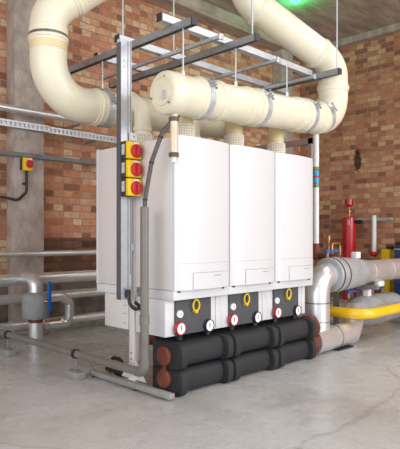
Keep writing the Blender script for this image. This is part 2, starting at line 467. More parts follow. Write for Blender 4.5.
# black insulated headers
t = thing('insulated_header', 'black foam insulated twin header lying under the front boilers', 'pipe header', (.78, .15, 0))
def half_round(n=12, ry=.125, zc=.0815, h=.156, pw=.7):
    """profile (y,z) of one shell: bulging towards the room, flat at the rear"""
    pts = []
    for k in range(n + 1):
        a = -PI / 2 + PI * k / n
        c, s = math.cos(a), math.sin(a)
        pts.append((-(abs(c) ** pw) * ry * .62 - ry * .30, zc + (abs(s) ** .8) * (1 if s > 0 else -1) * h / 2))
    pts += [(.125, zc + h / 2), (.125, zc - h / 2)]
    return pts
for i in range(3):
    x0 = .03 + i * P; x1 = x0 + P
    for zc in (.082, .246):
        b = nb()
        prism(b, half_round(zc=zc), (x0 + .06, .15, 0), (x1 - .06, .15, 0), (0, 1, 0), (0, 0, 1))
        sh = obj('insulation_shell', b, 'epp', t, 50)
        for (a0, a1) in ((x0 + .006, x0 + .074), (x1 - .074, x1 - .006)):
            b = nb(); prism(b, half_round(ry=.166, zc=zc, h=.1635, pw=.42), (a0, .15, 0), (a1, .15, 0), (0, 1, 0), (0, 0, 1))
            bmesh.ops.recalc_face_normals(b, faces=b.faces)
            es = [e for e in b.edges if len(e.link_faces) == 2 and e.calc_face_angle() > 1.2 and abs(e.verts[0].co.x - e.verts[1].co.x) < 1e-5]
            bmesh.ops.bevel(b, geom=es, offset=.008, segments=2, affect='EDGES')
            obj('collar', b, 'epp', sh, 50)
for zc in (.1, .242):
    b = nb(); lathe(b, (.034, .145, zc), (-1, 0, 0), [(0, .06), (.018, .06), (.024, .054), (.026, .0)], 28)
    obj('end_cap', b, 'rust', t)['label'] = 'red oxide end cap'
    b = nb(); lathe(b, (1.54, .12, zc), (1, 0, 0), [(0, .06), (.02, .06), (.02, .1), (.045, .1), (.05, .1), (.052, .07), (.056, .07), (.058, .1), (.083, .1), (.083, .062), (.10, .062)], 28)
    for k in range(8):
        a = 2 * PI * k / 8; y, z = .12 + .084 * math.cos(a), zc + .084 * math.sin(a)
        cyl(b, (1.548, y, z), (1.635, y, z), .009, 8)
    obj('flange', b, 'rust', t)['label'] = 'rusty bolted flange'
obj('end_web', box(nb(), .018, .036, .130, .160, .10, .235, .004), 'rust', t)
obj('saddle', box(nb(), .10, 1.46, .20, .26, 0, .02), 'black', t)

t = thing('insulated_pipe', 'black pipe with red oxide cap peeping out between rack upright and grey waste pipe', 'pipe', (.75, .42, .2))
obj('pipe', cyl(nb(), (.14, .40, .31), (1.46, .40, .31), .048), 'epp', t)
obj('end_cap', lathe(nb(), (.142, .40, .31), (-1, 0, 0), [(0, .046), (.07, .046), (.08, .04), (.082, 0)], 24), 'rust', t)

# ------------------------------------------------------------------ cream flue system
RP = .122
def socket(parent, o, d, L=.09, r=RP):
    d = Vector(d).normalized(); o = Vector(o) - d * L / 2
    obj('socket', lathe(nb(), o, d, [(0, r - .002), (.004, r + .005), (.02, r + .0055), (.026, r + .011), (.04, r + .011), (.046, r + .006), (L - .006, r + .006), (L, r - .002)], 40), 'cream', parent)

hd = Vector((1, 0, .062)).normalized()
def hz(x): return 1.860 + .062 * x      # axis height of the front header
t = thing('flue_header', 'fat cream plastic flue header over the front boilers, turning up at its right end', 'flue pipe', (.8, 0, hz(.8) - RP))
pts = fillet([(-.10, 0, hz(-.10)), (1.785, 0, hz(1.785)), (1.785, 0, 2.44), (.97, .275, 2.83), (.90, .30, ZC)], [.22, .19, .2], 14)
obj('pipe', sweep(nb(), pts, RP, 40), 'cream', t)
o = Vector((-.105, 0, hz(-.105)))
cap = obj('end_cap', lathe(nb(), o + hd * .10, -hd, [(0, RP), (.004, RP + .009), (.085, RP + .009), (.10, RP + .004), (.112, RP - .012), (.114, RP - .03), (.108, RP - .034), (.108, RP - .042), (.118, RP - .046), (.122, 0)], 40), 'cream', t)
b = nb()
for k in range(3):
    a = PI / 2 + 2 * PI * k / 3 + .3
    c = o - hd * .010 + Vector((0, math.cos(a), math.sin(a))) * (RP - .026)
    cyl(b, c, c - hd * .012, .006, 10)
obj('stud', b, 'foilseam', cap)
lbm = nb(); box(lbm, -.1285, -.1275 + .001, -.045, -.005, hz(-.1) - .045, hz(-.1) + .005)
obj('sticker', lbm, 'label', cap)
for x, L in ((.19, .10), (.34, .06), (.76, .12), (.62, .05), (1.35, .12), (1.22, .05), (1.53, .06)):
    socket(t, (x, 0, hz(x)), hd, L)
socket(t, (1.785, 0, 2.235), (0, 0, 1), .06)
dd = (Vector((.97, .275, 2.83)) - Vector((1.785, 0, 2.44))).normalized()
socket(t, Vector((1.785, 0, 2.44)) + dd * .17, dd, .06)
socket(t, Vector((.97, .275, 2.83)) - dd * .14, dd, .06)
for i in range(3):
    x = .25 + i * P; y = .2; zt = hz(x)
    s = obj('branch_pipe', sweep(nb(), fillet([(x, y, ZT - .01), (x, y, zt - .02), (x, .05, zt)], .06, 8), .062, 28), 'creamband', t)
    obj('branch_collar', lathe(nb(), (x, y, ZT - .008), (0, 0, 1), [(0, .082), (.03, .082), (.034, .064)], 28), 'whitebox', s)
    b = nb()
    for k in range(26):
        a = 2 * PI * k / 26; q = (x + .068 * math.cos(a), y + .068 * math.sin(a))
        cyl(b, (*q, ZT + .02), (*q, ZT + .115), .0042, 6)
    for k in range(6):
        z = ZT + .028 + k * .017
        sweep(b, [(x + .068 * math.cos(2 * PI * j / 28), y + .068 * math.sin(2 * PI * j / 28), z) for j in range(28)], .0042, 6, closed=True)
    obj('intake_grille', b, 'grille', s)

YH = .85
def hz2(x): return 1.925 + .05 * x
t = thing('flue_header', 'cream plastic flue header behind the boilers, sweeping up in a bend at the left pillar', 'flue pipe', (0, YH, hz2(0) - RP))
pts = fillet([(1.45, YH, hz2(1.45)), (-.383, YH, hz2(-.383)), (-.383, YH, 2.50), (.12, .56, 2.92), (.25, .50, ZC)], [.26, .2, .2], 14)
obj('pipe', sweep(nb(), pts, RP, 40), 'cream', t)
socket(t, (-.383, YH, 2.335), (0, 0, 1), .11)
socket(t, (.01, YH, hz2(.01)), (1, 0, .05), .12)
d2 = (Vector((.12, .56, 2.92)) - Vector((-.383, YH, 2.50))).normalized()
socket(t, Vector((-.383, YH, 2.50)) + d2 * .2, d2, .08)
b = nb(); lathe(b, (-.383, YH, 2.335), (0, 0, 1), [(-.025, RP + .003), (-.02, RP + .0075), (-.045 + .05, RP + .0075), (.012, RP + .003)], 40)
obj('seal_ring', b, 'foilseam', t)
obj('yellowed_band', lathe(nb(), (-.383, YH, 2.235), (0, 0, 1), [(0, RP - .001), (.003, RP + .0025), (.05, RP + .0025), (.053, RP - .001)], 40), 'creamband', t)
for i in range(3):
    x = .27 + i * P; y = .66; zt = hz2(x)
    s = obj('branch_pipe', sweep(nb(), fillet([(x, y, ZT - .01), (x, y, zt - .01), (x, .80, zt + .08)], .05, 8), .062, 28), 'cream', t)
    obj('branch_socket', lathe(nb(), (x, y, ZT + .14), (0, 0, 1), [(0, .063), (.004, .07), (.03, .07), (.034, .063)], 28), 'cream', s)
    b = nb()
    for k in range(26):
        a = 2 * PI * k / 26; q = (x + .068 * math.cos(a), y + .068 * math.sin(a))
        cyl(b, (*q, ZT + .0), (*q, ZT + .115), .0042, 6)
    for k in range(6):
        z = ZT + .028 + k * .017
        sweep(b, [(x + .068 * math.cos(2 * PI * j / 28), y + .068 * math.sin(2 * PI * j / 28), z) for j in range(28)], .0042, 6, closed=True)
    obj('intake_grille', b, 'grille', s)

# hanging clamps
def clamp(name, label, o, d, rod_top, ang, r=RP + .012, grp='steel clamps round the cream flue pipes'):
    o = Vector(o); d = Vector(d).normalized()
    t = thing(name, label, 'pipe clamp', o - Vector((0, 0, r)), grp)
    obj('band', band(nb(), o, d, r, .042), 'galv', t)
    up = Vector((0, 0, 1)) if abs(d.z) < .9 else Vector((1, 0, 0))
    u = (up - d * up.dot(d)).normalized(); w = d.cross(u)
    e = u * math.cos(ang) + w * math.sin(ang); tg = d.cross(e)
    for s in (-1, 1):
        b = nb(); c = o + e * (r + .018) + tg * .010 * s
        prism(b, [(-.015, -.02), (.015, -.02), (.015, .02), (-.015, .02)], c - tg * .002, c + tg * .002, d, e)
        obj('lug', b, 'galv', t)
    b = nb(); c = o + e * (r + .024); cyl(b, c - tg * .04, c + tg * .04, .005, 10); lathe(b, c + tg * .03, tg, [(0, .010), (.008, .010)], 6); lathe(b, c - tg * .03, -tg, [(0, .010), (.008, .010)], 6)
    obj('bolt', b, 'galvdark', t)
    if rod_top:
        b = nb(); top = o + Vector((0, 0, r)); cyl(b, top, (top.x, top.y, rod_top), .0055, 10); lathe(b, top, (0, 0, 1), [(0, .012), (.04, .012)], 8)
        obj('hanger_rod', b, 'galv', t)
    return t
ZRY = 2.30        # centre height of the heavy cross channels
fr = math.radians
clamp('pipe_clamp', 'steel strap clamp nearest the capped end of the front flue header', (.19, 0, hz(.19)), hd, 0, fr(65))
clamp('pipe_clamp', 'steel strap clamp on the front flue header above the middle boiler', (.76, 0, hz(.76)), hd, 0, fr(65))
clamp('pipe_clamp', 'steel strap clamp on the front flue header just before its right bend', (1.35, 0, hz(1.35)), hd, 0, fr(65))
clamp('pipe_clamp', 'tilted steel strap clamp on the bend at the right end of the front flue', (1.60, 0, hz(1.6) + .01), Vector((1, 0, .3)), 0, fr(65), RP + .004)
clamp('pipe_clamp', 'steel strap clamp hung from a rod on the rear flue header, left of the post', (.05, YH, hz2(.05)), Vector((1, 0, .05)), 2.27, fr(75))

# ------------------------------------------------------------------ overhead channel grid
def channel(name, label, a, b, size, mat, open_dir, grp):
    """cold-formed C channel between a and b; open_dir is the side with the slot"""
    a = Vector(a); b = Vector(b); ax = (b - a).normalized()
    w = Vector(open_dir); u = ax.cross(w)
    s = size / 2; th = .0035; lip = size * .22
    poly = [(-s, -s), (s, -s), (s, s), (s - lip, s), (s - lip, s - th), (s - th, s - th), (s - th, -s + th), (-s + th, -s + th), (-s + th, s - th), (-s + lip, s - th), (-s + lip, s), (-s, s)]
    t = thing(name, label, 'steel channel', (a + b) / 2 - Vector((0, 0, s)), grp)
    obj('channel', prism(nb(), poly, a, b, u, w), mat, t, 30)
    for p, q in ((a, -ax), (b, ax)):
        cb = nb(); prism(cb, [(-s - .001, -s - .001), (s + .001, -s - .001), (s + .001, s + .001), (-s - .001, s + .001)], p - q * .004, p + q * .006, u, w)
        obj('end_cap', cb, 'capdark' if size > .035 else 'galvdark', t)
    return t
G1 = 'overhead steel support channels'
channel('support_channel', 'dark steel channel crossing overhead at the post top, nearest the left bend', (.06, -.09, ZRY), (.06, 1.42, ZRY), .045, 'galvdark', (0, 0, -1), G1)
channel('support_channel', 'dark steel channel crossing over the middle of the front flue header', (.54, -.19, ZRY), (.54, 1.42, ZRY), .045, 'galvdark', (0, 0, -1), G1)
channel('support_channel', 'steel channel crossing in front of the right flue riser', (1.63, -.155, ZRY + .02), (1.63, 1.42, ZRY + .02), .045, 'galvdark', (0, 0, -1), G1)
ZX = ZRY + .0465
channel('support_channel', 'bright zinc channel running over the front flue header, highest in the picture', (-.05, .10, ZX), (1.60, .10, ZX), .045, 'galvbright', (0, 0, 1), G1)
channel('support_channel', 'bright zinc channel, middle one of the long overhead rails, behind the post head', (-.02, .577, ZX), (1.9, .577, ZX), .045, 'galvbright', (0, 0, 1), G1)
channel('support_channel', 'bright zinc channel above the rear flue header, furthest from the front boilers', (.09, .99, ZX), (1.9, .99, ZX), .045, 'galvbright', (0, 0, 1), G1)
channel('support_channel', 'short bright zinc channel stub beside the right flue riser', (1.56, .22, ZX + .047), (2.15, .22, ZX + .047), .045, 'galvbright', (0, 0, 1), G1)
G2 = 'thin overhead rails'
for lab, x, y in (('thin steel rail with square end, leftmost between the dark channels', .37, -.02), ('thin steel rail with square end over the middle front boiler', 1.02, .0), ('thin steel rail with square end, rightmost, before the flue riser', 1.60 - .03, .045)):
    tt = channel('thin_rail', lab, (x, y, ZRY + .005), (x, 1.3, ZRY + .005), .024, 'galv', (0, 0, -1), G2)
    obj('end_plate', box(nb(), x - .02, x + .02, y - .012, y + .002, ZRY - .016, ZRY + .024, .003), 'galv', tt)
G3 = 'threaded hanger rods'
def rod(label, x, y, z0, z1):
    b = nb(); cyl(b, (x, y, z0), (x, y, z1), .0055, 10); lathe(b, (x, y, z0 - .012), (0, 0, 1), [(0, .011), (.012, .011)], 6); lathe(b, (x, y, z0 + .0), (0, 0, 1), [(0, .018), (.003, .018)], 12)
    tag(obj('hanger_rod', b, 'galv'), label, 'rod', G3)
rod('threaded rod from ceiling to the dark channel left of the post', .06, .62, ZRY + .0225, ZC)
rod('threaded rod from ceiling to the middle bright channel, in front of bare brick', .50, .577, ZX + .021, ZC)
rod('threaded rod from ceiling to the front tip of the middle dark channel', .54, -.15, ZRY + .0225, ZC)
rod('threaded rod from ceiling to the front tip of the right hand channel', 1.63, -.13, ZRY + .043, ZC)
def hrod(label, x, ztop):
    z0 = hz(x) + RP
    b = nb(); cyl(b, (x, 0, z0), (x, 0, ztop), .0055, 10); lathe(b, (x, 0, z0 - .004), (0, 0, 1), [(0, .013), (.035, .013)], 8)
    tag(obj('hanger_rod', b, 'galv'), label, 'rod', G3)
hrod('short rod dropping onto the front flue header near its capped end', .055, ZRY - .021)
hrod('short rod dropping onto the front flue header above the middle boiler', .545, ZRY - .021)
hrod('short rod dropping onto the front flue header above the right boiler', 1.13, ZRY - .01)

# ------------------------------------------------------------------ post with isolators
t = thing('strut_post', 'tall galvanised strut post fixed at the boiler side, carrying yellow switches', 'post', (-.075, .425, .587))
s = .02
b = nb(); prism(b, [(-.118, .405), (-.03, .405), (-.03, .445), (-.05, .445), (-.05, .441), (-.034, .441), (-.034, .409), (-.114, .409), (-.114, .441), (-.098, .441), (-.098, .445), (-.118, .445)], (0, 0, .587), (0, 0, 2.279), (1, 0, 0), (0, 1, 0))
obj('channel', b, 'galvbright', t, 30)
b = nb(); box(b, -.121, -.1175, .402, .446, .587, 2.255)
obj('side_strip', b, 'trunkdark', t)
b = nb(); box(b, -.062, -.058, .4025, .406, .587, 2.275); box(b, -.04, -.036, .4025, .406, .75, 2.275)
obj('rib', b, 'galvdark', t)
b = nb()
for z in (.66, 2.10, 2.14): cyl(b, (-.09, .4035, z), (-.09, .406, z), .005, 10)
obj('bolt_hole', b, 'galvdark', t)
for z in (.9, 1.5): obj('bracket', box(nb(), -.04, .001, .41, .44, z, z + .05), 'galv', t)

def isolator(label):
    z0 = 1.255; h = .117
    t = thing('isolator_switch', label, 'switch', (-.06, .36, z0), 'yellow isolator switches on the post')
    obj('back_box', box(nb(), -.119, -.05, .352, .402, z0, z0 + h, .003), 'capdark', t)
    obj('side_label', box(nb(), -.1205, -.1185, .362, .392, z0 + .03, z0 + h - .02), 'label', t)
    obj('cover', box(nb(), -.117, -.007, .328, .356, z0 + .003, z0 + h - .003, .005), 'yellow', t)
    obj('name_plate', box(nb(), -.07, -.03, .3262, .329, z0 + h - .018, z0 + h - .006), 'dial', t)
    k = obj('knob', lathe(nb(), (-.052, .329, z0 + .054), (0, -1, 0), [(0, .044), (.012, .044), (.016, .040), (.018, .03)], 28), 'red', t)
    obj('grip', box(nb(), -.061, -.043, .294, .315, z0 + .018, z0 + .090, .004), 'red', k)
    return t
I1 = isolator('yellow isolator switch with red knob, lowest of three on the post')
dup(I1, (0, 0, .119), 'yellow isolator switch with red knob, middle of three on the post')
dup(I1, (0, 0, .238), 'yellow isolator switch with red knob, topmost of three on the post')
t = thing('junction_plate', 'small white plate above the topmost yellow switch', 'plate', (-.03, .395, 1.62))
obj('plate', box(nb(), -.055, -.004, .38, .402, 1.62, 1.675, .003), 'whitebox', t)
obj('screw', lathe(nb(), (-.03, .381, 1.65), (0, -1, 0), [(0, .005), (.003, .005)], 10), 'capdark', t)
t = thing('cable', 'short black cable looping from the foot of the post to the rack', 'cable', (-.04, .39, .5))
obj('cable', sweep(nb(), fillet([(-.07, .39, .64), (-.07, .37, .56), (-.045, .35, .52), (0, .34, .535), (.0, .40, .56)], .03, 6), .012, 12), 'black', t)
obj('gland', lathe(nb(), (-.012, .345, .535), (1, 0, .0), [(0, .02), (.012, .02)], 12), 'black', t)
obj('gland', lathe(nb(), (-.07, .39, .60), (0, 0, 1), [(0, .018), (.05, .018)], 12), 'black', t)

# ------------------------------------------------------------------ condensate
t = thing('waste_pipe', 'grey plastic waste pipe rising by the boiler side and running low across the floor', 'pipe', (-.15, .12, .14))
obj('pipe', sweep(nb(), fillet([(-.15, .123, 1.175), (-.15, .123, .17), (-.15, 2.45, .17)], .055, 8), .0265, 24), 'pvc', t)
obj('elbow', sweep(nb(), fillet([(-.15, .123, .25), (-.15, .123, .17), (-.15, .20, .17)], .055, 8), .031, 24), 'pvc', t)
obj('socket', lathe(nb(), (-.15, .123, .46), (0, 0, 1), [(0, .027), (.003, .031), (.06, .031), (.063, .027)], 24), 'pvc', t)
obj('pipe', cyl(nb(), (-.118, .16, .64), (-.118, .16, 1.17), .0165, 18), 'pvc', t)
for lab, y in (('small grey block with clip propping the waste pipe, nearer the boilers', .885), ('small grey block with clip propping the waste pipe, further off by the silver valve', 1.93)):
    t = thing('pipe_support', lab, 'pipe support', (-.15, y, 0), 'blocks under the waste pipe')
    obj('block', box(nb(), -.19, -.11, y - .075, y + .075, 0, .05, .006), 'block', t)
    obj('stem', cyl(nb(), (-.15, y, .05), (-.15, y, .145), .006, 10), 'galvdark', t)
    obj('clip', band(nb(), (-.15, y, .17), (0, 1, 0), .0268, .028, .007, 24), 'black', t)
t = thing('condensate_hose', 'dark grey ribbed hose curving from the waste pipe up to the flue drain', 'hose', (-.12, .1, 1.1))
hp = fillet([(-.15, .123, 1.10), (-.147, .122, 1.22), (-.125, .085, 1.45), (-.09, .03, 1.62), (-.055, -.005, 1.685), (-.035, -.005, 1.70)], .25, 6)
obj('hose', sweep(nb(), hp, .0135, 16), 'hose', t)
for i in (4, 10, 16):
    if i < len(hp) - 1: obj('hose_clip', lathe(nb(), hp[i], (hp[i + 1] - hp[i]), [(-.006, .0165), (.006, .0165)], 14), 'black', t)
t = thing('sight_tube', 'pinkish clear drain tube with grey clamps hanging under the capped flue end', 'tube', (-.03, -.02, 1.46))
xt, yt = -.033, -.012
obj('tube', cyl(nb(), (xt, yt, 1.47), (xt, yt, 1.735), .025, 24), 'tube', t)
for z in (1.475, 1.69): obj('clamp', lathe(nb(), (xt, yt, z), (0, 0, 1), [(0, .026), (.003, .031), (.025, .031), (.028, .026)], 24), 'hose', t)
obj('tail', cyl(nb(), (xt, yt, 1.445), (xt, yt, 1.47), .015, 16), 'whitepipe', t)

# ------------------------------------------------------------------ right-hand pipework
def seam(parent, o, d, r, L=.02, mat='foilseam'): obj('seam', lathe(nb(), o, d, [(-L / 2, r - .003), (-L / 2, r + .0025), (L / 2, r + .0025), (L / 2, r - .003)], 32), mat, parent)
t = thing('flow_pipe', 'fat silver clad pipe rising right of the boilers and elbowing away along the room', 'pipe', (1.79, .15, .19))
obj('pipe', sweep(nb(), fillet([(1.775, .15, .2), (1.775, .15, .655), (5.6, .15, .655)], .15, 4), .108, 32), 'foil', t)
obj('base_elbow', sweep(nb(), [(1.642, .12, .245), (1.74, .14, .245)], .062, 28), 'foil', t)
seam(t, (1.775, .15, .43), (0, 0, 1), .108, .012); seam(t, (1.775, .15, .27), (0, 0, 1), .108, .008)
j = obj('valve_jacket', lathe(nb(), (1.94, .15, .655), (1, 0, 0), [(0, .112), (.004, .15), (.02, .155), (.12, .16), (.14, .158), (.4, .14), (.60, .122), (.62, .11)], 36), 'jacket', t)
seam(j, (1.975, .15, .655), (1, 0, 0), .157, .014, 'strap'); seam(j, (2.07, .15, .655), (1, 0, 0), .160, .012, 'strap')
for x in (2.66, 3.05, 3.5): seam(t, (x, .15, .655), (1, 0, 0), .108, .03, 'foil')
b = nb(); box(b, 2.78, 2.90, .09, .14, .50, .555, .006); obj('drain_tap', b, 'whitepipe', t)
for x in (2.62, 3.75):
    s = thing('pipe_stand', 'dark steel leg pair standing under the silver flow pipe' + (', by the blue levers' if x < 3 else ', further from the boilers'), 'stand', (x, .15, 0), 'steel stands under the flow pipe')
    for y in (.31, .47) if x < 3 else (.05, .25):
        obj('leg', box(nb(), x - .02, x + .02, y - .02, y + .02, 0, .5 if x > 3 else .49), 'galvdark', s)
    obj('cross_bar', box(nb(), x - .02, x + .02, .02, .49, .505 if x > 3 else .49, .545 if x > 3 else .53), 'galvdark', s)

t = thing('return_pipe', 'silver clad pipe low on the floor beyond the black header, kinking upward', 'pipe', (1.9, .15, 0))
obj('pipe', sweep(nb(), [(1.642, .12, .112), (2.25, .12, .112), (2.42, .16, .275), (2.62, .18, .275)], .108, 32), 'foil', t)
seam(t, (1.98, .12, .112), (1, 0, 0), .108, .01)
j = obj('valve_jacket', lathe(nb(), (2.50, .18, .27), (1, 0, 0), [(0, .11), (.02, .135), (.1, .15), (.35, .15), (.74, .14), (.76, .09)], 32), 'jacketlow', t)
obj('pipe', cyl(nb(), (3.25, .18, .27), (5.6, .18, .27), .09, 28), 'foil', t)
obj('foot', box(nb(), 1.95, 2.2, .04, .12, 0, .012), 'black', t)

t = thing('gas_pipe', 'yellow painted gas pipe bending round in front of the silver pipes', 'pipe', (2.2, 0, .25))
obj('pipe', sweep(nb(), fillet([(2.195, 1.6, .30), (2.195, -.074, .30), (5.6, -.074, .30)], .16, 10), .048, 28), 'gas', t)
for x in (2.62, 4.4):
    obj('prop', box(nb(), x - .02, x + .02, -.09, -.058, 0, .257), 'galvdark', t) if x > 4 else None

def lever_valve(label, x, y, z, L=.22):
    t = thing('lever_valve', label, 'valve', (x, y, z), 'blue lever valves on the silver pipes')
    obj('stem', cyl(nb(), (x, y, z), (x, y, z + .05), .016, 14), 'brass', t)
    obj('lever', box(nb(), x - .02, x + L, y - .016, y + .016, z + .05, z + .07, .005), 'blue', t)
    obj('hub', lathe(nb(), (x, y, z + .045), (0, 0, 1), [(0, .026), (.03, .026)], 14), 'blue', t)
lever_valve('blue lever valve on top of the grey jacket beside the white riser', 2.05, .22, .80, .20)
lever_valve('blue lever valve on the low jacket above the yellow gas pipe', 2.44, .23, .405, .22)
lever_valve('blue lever valve further along the low jacket, under the silver flow pipe', 2.95, .25, .395, .25)
obj_l = nb(); box(obj_l, 2.40, 2.48, .12, .18, .788, .85, .006)
tag(obj('label_tag', obj_l, 'whitepipe'), 'white tag box standing on top of the grey valve jacket', 'tag', 'white tags on the pipes')
obj_l = nb(); box(obj_l, 2.62, 2.69, .12, .18, .414, .48, .006)
tag(obj('label_tag', obj_l, 'whitepipe'), 'white tag box on the low jacket beside the blue lever', 'tag', 'white tags on the pipes')

t = thing('riser_pipe', 'slim white vertical pipe with coloured bands right of the boilers', 'pipe', (2.145, .4, .78))
obj('pipe', cyl(nb(), (2.145, .4, .80), (2.145, .4, 2.15), .028, 20), 'whitepipe', t)
for z0, z1, m in ((1.455, 1.50, 'green'), (1.50, 1.545, 'cyan'), (1.545, 1.567, 'red'), (1.567, 1.605, 'cyan'), (1.605, 1.65, 'green')):
    obj('colour_band', lathe(nb(), (2.145, .4, z0), (0, 0, 1), [(0, .0295), (z1 - z0, .0295)], 20), m, t)
obj('union', lathe(nb(), (2.145, .4, .78), (0, 0, 1), [(0, .03), (.01, .042), (.09, .042), (.11, .034), (.15, .034)], 16), 'rust', t)
obj('branch', sweep(nb(), fillet([(2.145, .4, .82), (2.145, .15, .80)], .05), .03, 16), 'rust', t)
t = thing('copper_fitting', 'copper and brass pipe fittings above the grey jacket', 'fitting', (2.26, .4, .8))
obj('pipe', sweep(nb(), fillet([(2.26, .30, .80), (2.26, .30, .93), (2.40, .30, .93), (2.40, .30, .80)], .03), .014, 14), 'brass', t)
obj('cap', lathe(nb(), (2.30, .36, .80), (0, 0, 1), [(0, .012), (.16, .012), (.16, .02), (.20, .02), (.21, .008)], 14), 'brass', t)

t = thing('pipe_gantry', 'pinkish grey steel goalpost frame behind the right front boiler', 'frame', (2.28, .8, 0))
obj('post', box(nb(), 2.26, 2.30, .527, .567, 0, 1.955), 'pinkframe', t)
obj('post', box(nb(), 2.26, 2.30, 1.26, 1.30, 0, 1.955), 'pinkframe', t)
obj('top_rail', box(nb(), 2.26, 2.30, .527, 1.30, 1.90, 1.955), 'pinkframe', t)

t = thing('red_vessel', 'red cylinder vessel with stem and small red cup by the right wall', 'vessel', (5.5, 1.96, 0))
obj('tank', lathe(nb(), (5.5, 1.96, .0), (0, 0, 1), [(0, .10), (.04, .105), (1.285, .105), (1.30, .09), (1.305, .05)], 32), 'redtank', t)
obj('stem', cyl(nb(), (5.5, 1.96, 1.30), (5.5, 1.96, 1.48), .018, 14), 'brass', t)
obj('valve', lathe(nb(), (5.5, 1.96, 1.36), (0, 0, 1), [(0, .02), (.01, .035), (.05, .035), (.06, .02)], 14), 'brass', t)
obj('cup', lathe(nb(), (5.5, 1.96, 1.46), (0, 0, 1), [(0, .03), (.02, .05), (.03, .068), (.12, .072)], 24), 'redtank', t)
obj('label_plate', box(nb(), 5.40, 5.42, 1.90, 1.985, 1.17, 1.25), 'label', t)
obj('bracket', cyl(nb(), (5.5, 1.86, 1.22), (5.5, 1.74, 1.22), .03, 14), 'black', t)
t = thing('wall_pipe', 'thin silver tee pipe on the right wall beside the red cylinder', 'pipe', (5.65, 1.62, .2))
obj('pipe', cyl(nb(), (5.65, 1.617, .75), (5.65, 1.617, 1.32), .036, 18), 'whitepipe', t)
obj('branch', cyl(nb(), (5.72, 1.95, 1.26), (5.72, 1.36, 1.26), .03, 18), 'galv', t)
obj('valve', lathe(nb(), (5.65, 1.617, .68), (0, 0, 1), [(0, .03), (.03, .06), (.06, .06), (.08, .03)], 14), 'red', t)
obj('tail', cyl(nb(), (5.65, 1.617, .0), (5.65, 1.617, .68), .02, 14), 'brass', t)
t = thing('drum', 'blue drum with yellow band at the right edge by the brick wall', 'drum', (5.45, 1.0, 0))
obj('body', lathe(nb(), (5.45, 1.0, 0), (0, 0, 1), [(0, .17), (.03, .18), (.3, .18), (.31, .187), (.33, .187), (.34, .18), (.62, .18), (.63, .187), (.65, .187), (.66, .18), (.84, .18), (.87, .16)], 32), 'bluedrum', t)
obj('lid', lathe(nb(), (5.45, 1.0, .87), (0, 0, 1), [(0, .165), (.04, .165), (.045, .15)], 32), 'capdark', t)
obj('stripe', lathe(nb(), (5.45, 1.0, .80), (0, 0, 1), [(0, .182), (.02, .182)], 32), 'yellow', t)
t = thing('canister', 'yellow and black canister standing beside the blue drum', 'canister', (5.58, 1.36, 0))
obj('body', box(nb(), 5.5, 5.66, 1.29, 1.43, 0, .80, .02), 'yellow', t)
obj('lid', box(nb(), 5.52, 5.64, 1.27, 1.35, .80, .85, .01), 'black', t)

# ------------------------------------------------------------------ left-hand wall services
def xpipe(name, label, x0, x1, y, z, r, mat, joints=(), grp=None, cat='pipe'):
    t = thing(name, label, cat, ((x0 + x1) / 2, y, z - r), grp)
    obj('pipe', cyl(nb(), (x0, y, z), (x1, y, z), r, 24), mat, t)
    for x in joints: seam(t, (x, y, z), (1, 0, 0), r, .05 if r > .04 else .03, 'foil' if mat != 'pvc' else mat)
    return t
t = xpipe('wall_pipe', 'silver pipe crossing the pillar, highest of the pipes on the left', -2.2, 1.35, 2.78, 2.285, .036, 'foil', (.3, .9))
for x in (.1, 1.1): obj('bracket', box(nb(), x - .012, x + .012, 2.78, 2.94 if x < .8 and x > .4 else 3.13, 2.235, 2.255), 'galvdark', t)
t = thing('cable_tray', 'perforated galvanised cable tray across the pillar and brick wall on the left', 'cable tray', (0, 2.9, 2.13))
for x0, x1, z0 in ((-2.2, .78, 2.125), (.76, 4.6, 2.118)):
    b = nb()
    box(b, x0, x1, 2.895, 2.90, z0, z0 + .018); box(b, x0, x1, 2.895, 2.90, z0 + .055, z0 + .073)
    n = int((x1 - x0) / .05)
    for k in range(n): box(b, x0 + k * .05, x0 + k * .05 + .02, 2.8955, 2.8995, z0 + .017, z0 + .056)
    box(b, x0, x1, 2.87, 2.90, z0 - .002, z0 + .001)
    obj('tray', b, 'galvbright', t)
obj('back_strip', box(nb(), -2.2, 4.6, 2.91, 2.925, 2.128, 2.18), 'galv', t)
for x in (-.3, 1.4, 2.4): obj('bracket', box(nb(), x - .015, x + .015, 2.90, 3.128, 2.10, 2.12), 'galvdark', t)
t = thing('trunking', 'grey painted cable trunking running level below the cable tray', 'trunking', (0, 2.9, 1.83))
obj('channel', box(nb(), -2.2, 4.6, 2.885, 2.928, 1.828, 1.872, .002), 'trunk', t)
obj('coupler', box(nb(), .46, .66, 2.882, 2.93, 1.826, 1.874, .002), 'trunk', t)
for x in (-.3, 1.4, 2.4): obj('bracket', box(nb(), x - .015, x + .015, 2.92, 3.13, 1.84, 1.86), 'galvdark', t)

